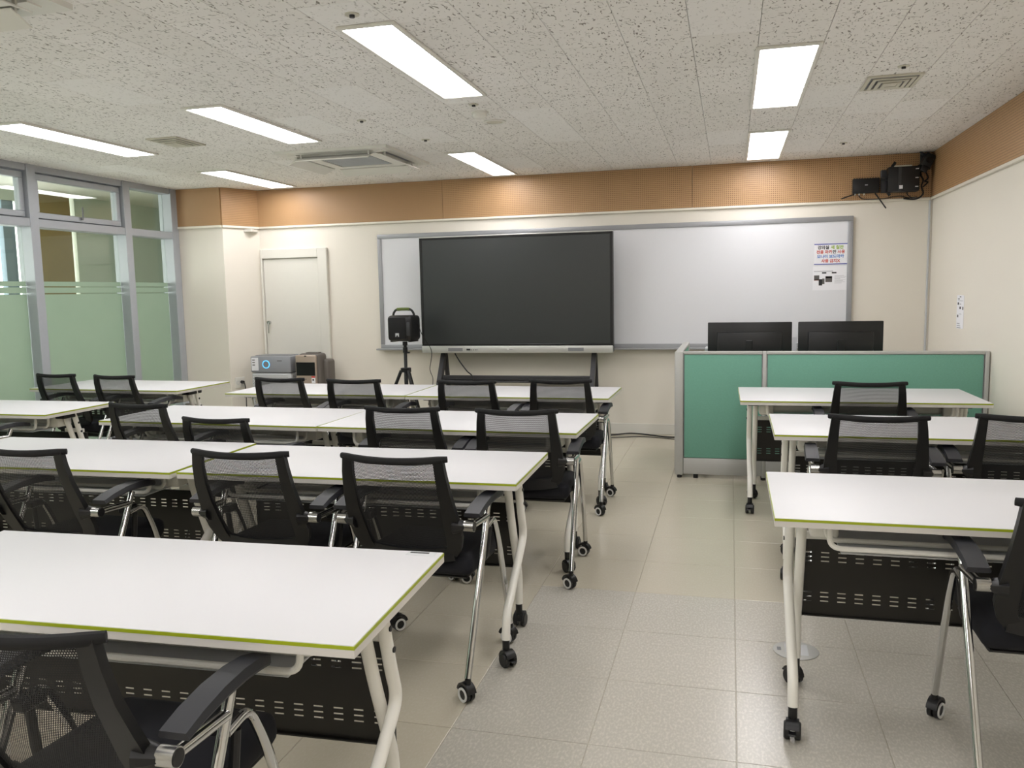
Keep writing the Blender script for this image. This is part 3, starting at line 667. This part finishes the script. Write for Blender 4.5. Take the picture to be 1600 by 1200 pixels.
CH = [
 (-1.20, 1.098, 1, 'black mesh conference chair at the rearmost desk'),
 (-2.59, 2.515, 0, 'black mesh conference chair at window-side desk of third row'),
 (-1.715, 2.60, 0, 'black mesh conference chair at aisle desk of third row, window-side seat'),
 (-1.120, 2.605, -2, 'black mesh conference chair at aisle desk of third row, aisle seat'),
 (-4.53, 3.82, -6, 'black mesh conference chair at second-row desk beside the window wall'),
 (-3.06, 3.73, -6, 'black mesh conference chair at middle desk of second row, its window-side seat'),
 (-2.50, 3.60, -3, 'black mesh conference chair pulled well back from middle desk of second row'),
 (-1.56, 3.76, -1, 'black mesh conference chair at aisle desk of second row, its window-side seat'),
 (-.975, 3.745, 2, 'black mesh conference chair at aisle desk of second row, its aisle seat'),
 (-4.98, 5.2, -6, 'black mesh conference chair closest to window wall in row nearest the display'),
 (-4.395, 5.13, -7, 'black mesh conference chair turned slightly, at window-side desk nearest the display'),
 (-2.98, 5.04, -5, 'black mesh conference chair before the air purifier, front row'),
 (-2.40, 4.98, -3, 'black mesh conference chair before the tripod speaker, front row'),
 (-1.62, 4.98, -3, 'black mesh conference chair at front-row aisle desk, its window-side seat'),
 (-1.03, 5.065, 0, 'black mesh conference chair at front-row aisle desk, its aisle seat'),
 (.77, 5.06, 0, 'lone black mesh conference chair at desk against green partition'),
 (.609, 3.75, -2, 'black mesh conference chair at second desk behind partition, aisle side'),
 (1.2, 3.825, -3, 'black mesh conference chair at second desk behind partition, wall side'),
 (.905, 2.32, 0, 'black mesh conference chair at desk beside the floor outlet'),
]
chair0 = make_chair(); index_children()
for i, (bx, by, yaw, lb) in enumerate(CH):
    c = chair0 if i == 0 else copy_tree(chair0)
    a = math.radians(yaw); c.location = (bx-.25*math.sin(a)*1, by+.25*math.cos(a), 0); c.rotation_euler.z = a; c['label'] = lb; c.scale.z = .945 if 'pulled' in lb else 1; c['group'] = 'mesh conference chairs'

# ------------------------------------------------------------------ interactive display
DY = 7.80; dx0, dx1 = -2.99, -1.072
dp = thing('interactive_display', 'large dark interactive display on black rolling stand', 'display', ((dx0+dx1)/2, DY+.05, 0)); hw = (dx1-dx0)/2; y = -.05
MB().rbox(-hw, hw, y+.01, y+.085, .83, 1.962, .006, 2).build('housing', 'dark_grey', dp)
for r in ((-hw, hw, 1.938, 1.956), (-hw, hw, .893, .912), (-hw, -hw+.026, .912, 1.938), (hw-.026, hw, .912, 1.938)): MB().rbox(r[0], r[1], y, y+.02, r[2], r[3], .003, 1).build('bezel', 'bezel', dp)
MB().box(-hw+.026, hw-.026, y+.006, y+.012, .912, 1.938).build('screen_panel', 'screen', dp)
MB().rbox(-hw, hw, y-.002, y+.03, 1.956, 1.968, .003, 1).build('top_strip', 'silver', dp)
bar = MB().rbox(-hw, hw, y-.012, y+.06, .822, .893, .008, 2).build('bottom_bar', 'silver', dp)
for s in (-1, 1): MB().rbox(s*.605-.075, s*.605+.075, y-.0135, y-.011, .842, .872, .001, 1).build('speaker_grille', 'grey', bar)
MB().box(-.49, -.45, y-.0135, y-.0118, .848, .866).build('port', 'ink_black', bar)
for k in range(3): MB().box(-.445+k*.022, -.432+k*.022, y-.0135, y-.0118, .850, .856).build('port', 'ink_black', bar)
MB().box(-.386, -.372, y-.0135, y-.0118, .850, .860).build('port', 'inkgrey' if False else 'ink_inkgrey', bar)
MB().box(-.075, -.055, y-.0135, y-.0118, .853, .866).build('printed_logo', 'ring', bar); MB().box(-.05, -.02, y-.0135, y-.0118, .856, .863).build('printed_logo', 'ink_inkgrey', bar)
for s in (-1, 1):
    xx = s*.765
    MB().sweep([(xx, .065, 1.5), (xx, .06, .83), (xx, .045, .80), (xx, -.16, .44), (xx, -.38, .08)], lambda i: [(-.022, -.03), (.022, -.03), (.022, .03), (-.022, .03)]).build('stand_column', 'dark_grey', dp)
    MB().sweep([(xx, .08, .84), (xx, .10, .78), (xx, .17, .44), (xx, .235, .08)], lambda i: [(-.018, -.018), (.018, -.018), (.018, .018), (-.018, .018)]).build('stand_strut', 'dark_grey', dp)
    ft = MB().rbox(xx-.03, xx+.03, -.40, .26, .06, .10, .008, 2).build('stand_foot', 'dark_grey', dp)
    for yy in (-.36, .19):
        c = MB().cyl((xx-.018, yy, .03), (xx+.018, yy, .03), .03, 18); c.cyl((xx, yy, .03), (xx, yy, .065), .012); c.build('caster_wheel', 'rubber', ft)
MB().rbox(-.765, .765, -.08, -.03, .555, .60, .005, 1).build('stand_crossbar', 'dark_grey', dp)
MB().rbox(-.74, .74, -.1, .13, .535, .552, .004, 1).build('stand_shelf', 'dark_grey', dp)
def cable(name, label, pts, r, m='cable'):
    P = [Vector(p) for p in pts]; out = []
    for i in range(len(P)-1):
        p0, p1, p2, p3 = P[max(i-1, 0)], P[i], P[i+1], P[min(i+2, len(P)-1)]
        for k in range(8):
            u = k/8; out.append(.5*((2*p1)+(p2-p0)*u+(2*p0-5*p1+4*p2-p3)*u*u+(3*p1-p0-3*p2+p3)*u**3))
    out.append(P[-1]); return tag(MB().tube(out, r, 6).build(name, m), label, 'cable')

# ------------------------------------------------------------------ speaker on tripod
SX, SY = -2.99, 7.35
sp_ = thing('portable_speaker', 'black portable speaker with olive handle grip on tripod', 'speaker', (SX, SY, .965), math.radians(-6))
S = MB(); S.rbox(-.13, .12, -.11, .11, .008, .25, .035, 3); S.build('speaker_case', 'plastic', sp_)
MB().rbox(-.11, .07, -.118, -.105, .03, .23, .02, 2).build('front_grille', 'roll', sp_)
lg = MB().box(-.035, .002, -.1195, -.118, .052, .085).build('speaker_emblem', 'light_grey', sp_)
MB().add([(-.028, -.120, .052), (-.005, -.120, .052), (-.0165, -.120, .072)], [(0, 1, 2)]).add([(-.028, -.1196, .052), (-.005, -.1196, .052), (-.0165, -.1196, .072)], [(0, 2, 1)]).build('emblem_notch', 'ink_black', lg)
MB().rbox(.08, .118, -.119, -.1, .06, .19, .01, 2).build('control_strip', 'dark_grey', sp_)
S = MB().tube(smooth_path([(-.115, 0, .22), (-.115, 0, .265), (-.085, 0, .305), (.075, 0, .305), (.105, 0, .265), (.105, 0, .22)], .03, 4), .011, 10)
hd = S.build('handle', 'plastic', sp_); MB().tube([(-.07, 0, .305), (-.03, 0, .307), (.03, 0, .307), (.06, 0, .305)], .0145, 12, ref=(0, 0, 1)).build('handle_grip', 'grip', hd)
for sx in (-.1, .09): MB().rbox(sx-.015, sx+.015, -.08, .08, 0, .01, .003, 1).build('case_foot', 'rubber', sp_)
tp = thing('speaker_tripod', 'black tripod stand under the portable speaker', 'tripod', (SX, SY, 0))
MB().tube([(0, 0, .30), (0, 0, .70), (0, 0, .705), (0, 0, .93)], lambda i: (.019, .019, .016, .016)[i], 14, ref=(0, 1, 0)).build('pole', 'plastic', tp)
MB().cyl((0, 0, .93), (0, 0, .965), .024, 14).build('top_plate', 'plastic', tp)
MB().cyl((0, 0, .86), (0, 0, .91), .023, 14).build('collar', 'plastic', tp); MB().cyl((0, 0, .86), (0.045, 0, .86), .008, 8).build('clamp_knob', 'plastic', tp)
MB().cyl((0, 0, .675), (0, 0, .715), .05, 8).build('leg_hub', 'plastic', tp)
for a in (200, 320, 80):
    d = Vector((math.cos(math.radians(a)), math.sin(math.radians(a)), 0))
    MB().tube([d*.045+Vector((0, 0, .69)), d*.33+Vector((0, 0, .0))+Vector((0, 0, .012))], .016, 10).build('leg', 'plastic', tp)
cable('speaker_cable', 'thin black cable hanging from speaker towards display stand', [(-2.86, 7.36, 1.13), (-2.83, 7.4, 1.02), (-2.80, 7.55, .86), (-2.84, 7.60, .68), (-2.82, 7.62, .58), (-2.83, 7.60, .42), (-2.85, 7.6, .02)], .0035)
cable('display_cable', 'black power cable hanging below the display', [(-2.66, 7.84, .815), (-2.60, 7.80, .74), (-2.51, 7.745, .65), (-2.44, 7.735, .57), (-2.40, 7.72, .3), (-2.42, 7.75, .02)], .006)
cable('floor_cable', 'black cable lying along the baseboard by partition', [(-1.25, 7.9, .008), (-1.1, 7.97, .008), (-.95, 8.05, .012), (-.8, 8.04, .008), (-.6, 7.93, .008), (-.36, 7.9, .008)], .007)
cable('floor_cable', 'thin black cable lying before the baseboard cable', [(-1.2, 7.8, .006), (-1.0, 7.86, .006), (-.8, 7.92, .006), (-.5, 7.82, .006)], .004)

# ------------------------------------------------------------------ appliances by the door
ap = thing('air_purifier', 'grey and white air purifier with glowing blue ring', 'air purifier', (-4.60, 7.78, 0), math.radians(0))
MB().rbox(-.255, .205, -.11, .16, .02, .625, .02, 3).build('lower_body', 'light_grey', ap)
MB().box(-.235, .17, -.1115, -.105, .06, .60).build('front_grille', 'grille', ap)
MB().box(.2, .2065, -.08, .13, .06, .60).build('side_grille', 'grille', ap)
up_ = MB().rbox(-.258, .208, -.114, .164, .63, .80, .012, 2).build('upper_body', 'purifier_top', ap)
MB().rbox(-.22, .17, -.08, .13, .799, .806, .003, 1).build('air_outlet', 'grey', up_)
Rf = Matrix.Rotation(math.pi/2, 4, 'X')
MB().ring(.034, .042, .004, 28, Matrix.Translation((-.075, -.114, .715)) @ Rf).build('ring_light', 'led_blue', up_)
MB().cyl((-.075, -.1135, .715), (-.075, -.116, .715), .034, 24).build('dial', 'grey', up_)
stk = MB().box(-.245, -.165, -.1152, -.114, .65, .785).build('paper_label', 'paper', up_)
for k in range(3): MB().box(-.235, -.205, -.1158, -.1152, .755-k*.026, .765-k*.026).build('label_print', 'ink_photo', stk)
MB().box(.055, .11, -.1155, -.114, .748, .756).build('printed_mark', 'ink_photo', up_)
MB().box(.15, .16, -.1165, -.114, .5, .56).build('handle_slot', 'ring', ap)
ht = thing('fan_heater', 'champagne and umber fan heater with black front screen', 'heater', (-4.165, 7.70, 0), math.radians(0))
MB().rbox(-.155, .10, -.02, .15, .03, .825, .035, 3).build('rear_body', 'brown_grey', ht); MB().rbox(-.15, .155, .06, .22, .03, .76, .03, 3).build('side_body', 'brown_grey', ht)
fp = MB().rbox(-.165, .07, -.05, -.015, .03, .812, .016, 3).build('front_panel', 'bronze', ht)
MB().rbox(-.155, .058, -.0525, -.045, .60, .74, .004, 1).build('front_screen', 'bezel', fp)
sk = MB().box(.015, .056, -.0512, -.049, .525, .595).build('warning_label', 'paper', fp); MB().box(.015, .056, -.0518, -.0512, .58, .595).build('label_print', 'ink_stickerred', sk); MB().box(.025, .042, -.0518, -.0512, .55, .568).build('label_print', 'ink_black', sk)
MB().box(-.07, -.04, -.0512, -.049, .562, .57).build('printed_mark', 'ink_photo', fp); MB().rbox(-.06, -.035, -.0525, -.03, .795, .808, .003, 1).build('latch', 'rubber', fp)
MB().rbox(-.08, .06, .02, .1, .824, .836, .004, 1).build('top_handle', 'brown_grey', ht)
for s in (-.13, .12):
    MB().rbox(s-.02, s+.02, -.03, .19, 0, .032, .006, 1).build('foot', 'rubber', ht)
# outlets on the slanted pier face
for (t_, lb, plug) in ((.12, 'white wall outlet with black plug on pier', True), (.62, 'white wall outlet plate on pier beside plugged one', False)):
    p = p0+(p1-p0)*t_; ang = math.atan2(dv.y, dv.x)
    o = thing('wall_outlet', lb, 'outlet', (p.x, p.y, .45), ang)
    MB().rbox(0, .115, -.009, .006, 0, .115, .004, 2).build('outlet_plate', 'white_paint', o)
    S = MB()
    for xx in (.033, .083): S.ring(.016, .02, .003, 20, Matrix.Translation((xx, -.009, .058)) @ Rf)
    S.build('socket_ring', 'light_grey', o)
    if plug: MB().cyl((.075, -.009, .062), (.075, -.045, .062), .017, 14).build('power_plug', 'rubber', o)
pw = p0+(p1-p0)*.32+nv*.05
cable('power_cord', 'black power cord looping down from wall outlet', [(pw.x, pw.y-.03, .51), (pw.x+.04, pw.y-.06, .50), (pw.x+.075, pw.y-.10, .40), (pw.x+.085, pw.y-.12, .28), (pw.x+.09, pw.y-.12, .1), (pw.x+.1, pw.y-.12, .008)], .005)
tag(MB().rbox(p1.x-.09, p1.x+.015, p1.y-.16, p1.y-.03, BZ-.06, BZ-.03, .004, 1, ).build('junction_cover', 'white_paint'), 'small white cover box under wood band on pier', 'cover box')
# ------------------------------------------------------------------ corner equipment on front wall
rb = thing('network_box', 'small black network box with two antennas on wood band', 'router', (1.15, YF-.018, 2.22))
MB().rbox(-.112, .108, -.045, -.0005, 0, .128, .006, 2).build('box_case', 'plastic', rb)
for k in range(10): MB().rbox(-.105+k*.022, -.095+k*.022, -.044, -.004, .128, .133, .001, 1).build('cooling_fin', 'plastic', rb)
MB().box(-.012, .012, -.0465, -.045, .066, .075).build('printed_mark', 'ink_inkgrey', rb)
for xx, m in ((-.09, 'brushed'), (-.055, 'ring'), (-.015, 'vent')): MB().cyl((xx, -.025, 0), (xx, -.025, -.016), .007, 8).build('connector', m, rb)
for a, b in (((-.095, -.03, -.005), (-.205, -.04, -.04)), ((.075, -.03, -.002), (.165, -.05, -.14))): MB().tube([a, b], .006, 8).build('antenna', 'rubber', rb)
pc = thing('mini_computer', 'black computer case strapped to bracket on wood band', 'computer', (1.415, YF-.018, 2.215))
MB().rbox(-.145, .13, -.03, -.0005, .0, .20, .006, 1).build('wall_bracket', 'dark_grey', pc)
cs_ = MB().rbox(-.105, .15, -.13, -.03, -.005, .21, .012, 2).build('computer_case', 'plastic', pc)
MB().rbox(-.02, .005, -.134, -.129, .0, .205, .002, 1).build('center_strip', 'dark_grey', cs_); MB().box(-.012, .016, -.136, -.1335, .02, .05).build('white_label', 'paper', cs_)
for k in range(3): MB().box(.115, .14, -.1325, -.1305, .03+k*.075, .037+k*.075).build('silver_badge', 'ring', cs_)
MB().rbox(-.05, .09, -.11, -.05, .21, .222, .002, 1).build('top_plate', 'vent', cs_)
for a, b in (((-.07, -.08, .205), (-.04, -.09, .255)), ((-.145, -.03, .12), (-.1, -.11, .1)), ((-.1, -.09, .0), (-.08, -.1, -.03)), ((.14, -.08, .13), (.175, -.06, .145)), ((.14, -.08, .03), (.16, -.06, .02)), ((.13, -.06, .2), (.2, -.05, .235))):
    MB().sweep([a, b], lambda i: [(-.012, -.003), (.012, -.003), (.012, .003), (-.012, .003)], (0, 0, 1)).build('strap', 'roll', pc)
wc = thing('wall_camera', 'black camera bracket mounted in the corner under ceiling', 'camera', (1.635, YF-.018, 2.46))
MB().rbox(-.05, .035, -.015, -.0005, -.06, .08, .004, 1).build('mount_plate', 'dark_grey', wc)
Rc = Matrix.Rotation(math.radians(28), 4, 'Y')
MB().rbox(-.045, .04, -.11, -.02, -.055, .065, .008, 2, Rc).build('camera_body', 'plastic', wc)
MB().rbox(-.03, .03, -.13, -.1, -.1, -.045, .008, 2, Rc).build('camera_lower_box', 'plastic', wc)
MB().cyl((0, -.11, .01), (0, -.125, .01), .025, 16, Rc).build('lens', 'lens', wc); MB().tube([(-.03, -.06, .06), (-.055, -.05, .09), (-.05, -.03, .1)], .012, 8).build('bracket_arm', 'dark_grey', wc)
cable('equipment_cable', 'tangled black cable hanging beside the computer case', [(1.60, 8.03, 2.40), (1.585, 8.04, 2.36), (1.61, 8.04, 2.31), (1.60, 8.05, 2.26), (1.615, 8.05, 2.2), (1.59, 8.055, 2.165), (1.54, 8.06, 2.15), (1.46, 8.06, 2.16)], .007)
cable('equipment_cable', 'second black cable loop in the equipment corner', [(1.615, 8.04, 2.40), (1.65, 8.05, 2.33), (1.625, 8.05, 2.30), (1.65, 8.055, 2.29), (1.61, 8.05, 2.25)], .006)
cable('equipment_cable', 'long sagging cable from network box along cream rail', [(1.09, 8.055, 2.205), (1.12, 8.06, 2.175), (1.2, 8.063, 2.168), (1.3, 8.063, 2.168), (1.38, 8.06, 2.18), (1.44, 8.06, 2.182), (1.5, 8.062, 2.165), (1.57, 8.06, 2.17)], .004)
cable('equipment_cable', 'short cable dropping from computer case', [(1.48, 8.02, 2.208), (1.49, 8.05, 2.19), (1.53, 8.06, 2.16)], .004)

# ------------------------------------------------------------------ partition and monitors
PY, PZ = 6.25, .95
pt = thing('office_partition', 'low green fabric partition with grey aluminium frame', 'partition', (.67, PY, 0)); ox = -.67
def pb(name, m, x0, x1, y0, y1, z0, z1, par=pt, r=.004):
    if par is pt: return MB().rbox(x0+ox, x1+ox, y0-PY, y1-PY, z0, z1, r, 2).build(name, m, par)
    return MB().rbox(x0+ox, x1+ox, y0-PY, y1-PY, z0, z1, r, 2).build(name, m, par)
P0, P1, P2 = -.385, .24, 1.70
pb('corner_post', 'part_frame', P0-.015, P0+.05, PY-.022, PY+.05, .02, PZ, r=.012)
pb('post', 'part_frame', P1-.014, P1+.014, PY-.024, PY+.024, .02, PZ); pb('post', 'part_frame', P2-.03, P2-.002, PY-.024, PY+.024, .02, PZ)
for a, b in ((P0+.05, P1-.014), (P1+.014, P2-.03)):
    pb('fabric_panel', 'green_fabric', a+.006, b-.006, PY-.018, PY+.018, .155, PZ-.024)
    pb('kick_panel', 'part_frame', a, b, PY-.02, PY+.02, .03, .152)
    pb('top_rail', 'part_frame', a, b, PY-.024, PY+.024, PZ-.022, PZ)
for a, b in ((P0+.053, P0+.055), (P1-.02, P1-.016), (P1+.016, P1+.02), (P2-.038, P2-.034)): pb('groove', 'grey', a, b, PY-.0195, PY, .155, PZ-.024, r=.0005)
pb('fabric_panel', 'green_fabric', P0-.002, P0+.034, PY+.056, 7.3, .155, PZ-.024); pb('kick_panel', 'part_frame', P0-.004, P0+.036, PY+.05, 7.3, .03, .152); pb('top_rail', 'part_frame', P0-.01, P0+.042, PY+.05, 7.31, PZ-.022, PZ)
pb('post', 'part_frame', P0-.01, P0+.042, 7.31, 7.345, .02, PZ)
for xx in (P0+.02, P0+.14, P1, P2-.02): MB().cyl((xx+ox, 0, 0), (xx+ox, 0, .032), .018, 12).build('levelling_foot', 'rubber', pt)
idk = thing('instructor_desk', 'white instructor desk hidden behind green partition', 'desk', (.65, 6.8, 0))
MB().rbox(-.85, .95, -.40, .30, .70, .728, .004, 1).build('table_top', 'desk_white', idk)
for xx in (-.85, .05, .92): MB().rbox(xx, xx+.025, -.38, .28, 0, .70, .003, 1).build('side_panel', 'light_grey', idk)
MB().rbox(-.82, .92, -.38, -.36, .2, .70, .003, 1).build('modesty_panel', 'light_grey', idk)
tag(MB().rbox(-.20, -.02, 6.83, 7.0, .728, .935, .006, 1).build('document_box', 'light_grey'), 'pale box with dark slot on instructor desk behind partition', 'box')
def monitor(x0, x1, yaw, label):
    t = thing('monitor', label, 'monitor', ((x0+x1)/2, 6.6, .728), math.radians(yaw), 'monitors behind the partition'); h = (x1-x0)/2; z = -.728
    MB().rbox(-h, h, -.012, .012, .80+z, 1.147+z, .006, 2).build('panel_shell', 'bezel', t)
    MB().rbox(-h+.07, h-.07, -.035, -.011, .80+z, 1.07+z, .008, 2).build('rear_cover', 'plastic', t)
    MB().rbox(-.024, .024, -.06, -.034, .01, 1.01+z, .004, 1).build('stand_neck', 'plastic', t)
    MB().rbox(-.12, .12, -.13, .06, 0, .012, .004, 1).build('stand_base', 'plastic', t)
    MB().box(-h+.008, h-.008, .012, .0135, .81+z, 1.14+z).build('screen', 'lens', t)
monitor(-.171, .448, -1.5, 'black monitor seen from behind, nearer the partition corner')
monitor(.492, 1.088, 1, 'black monitor seen from behind, nearer the side wall')
tag(MB().prism([(.455, 6.64), (.487, 6.64), (.487, 6.66), (.455, 6.66)], .728, 1.03).build('paper_stand', 'paper'), 'white paper standing between the two monitors', 'paper')
# floor outlet
fo = thing('floor_outlet', 'round metal floor outlet cover under the desk', 'floor outlet', (.256, 3.265, 0))
MB().tube([(0, 0, .0003), (0, 0, .003), (0, 0, .005)], lambda i: (.085, .085, .08)[i], 32, ref=(0, 1, 0)).build('cover_plate', 'part_frame', fo)
MB().rbox(-.04, .045, -.05, .05, .0048, .0058, .0005, 1).build('outlet_lid', 'light_grey', fo)
MB().rbox(-.07, -.055, -.015, .015, .0048, .0056, .0005, 1).build('lid_latch', 'grey', fo)
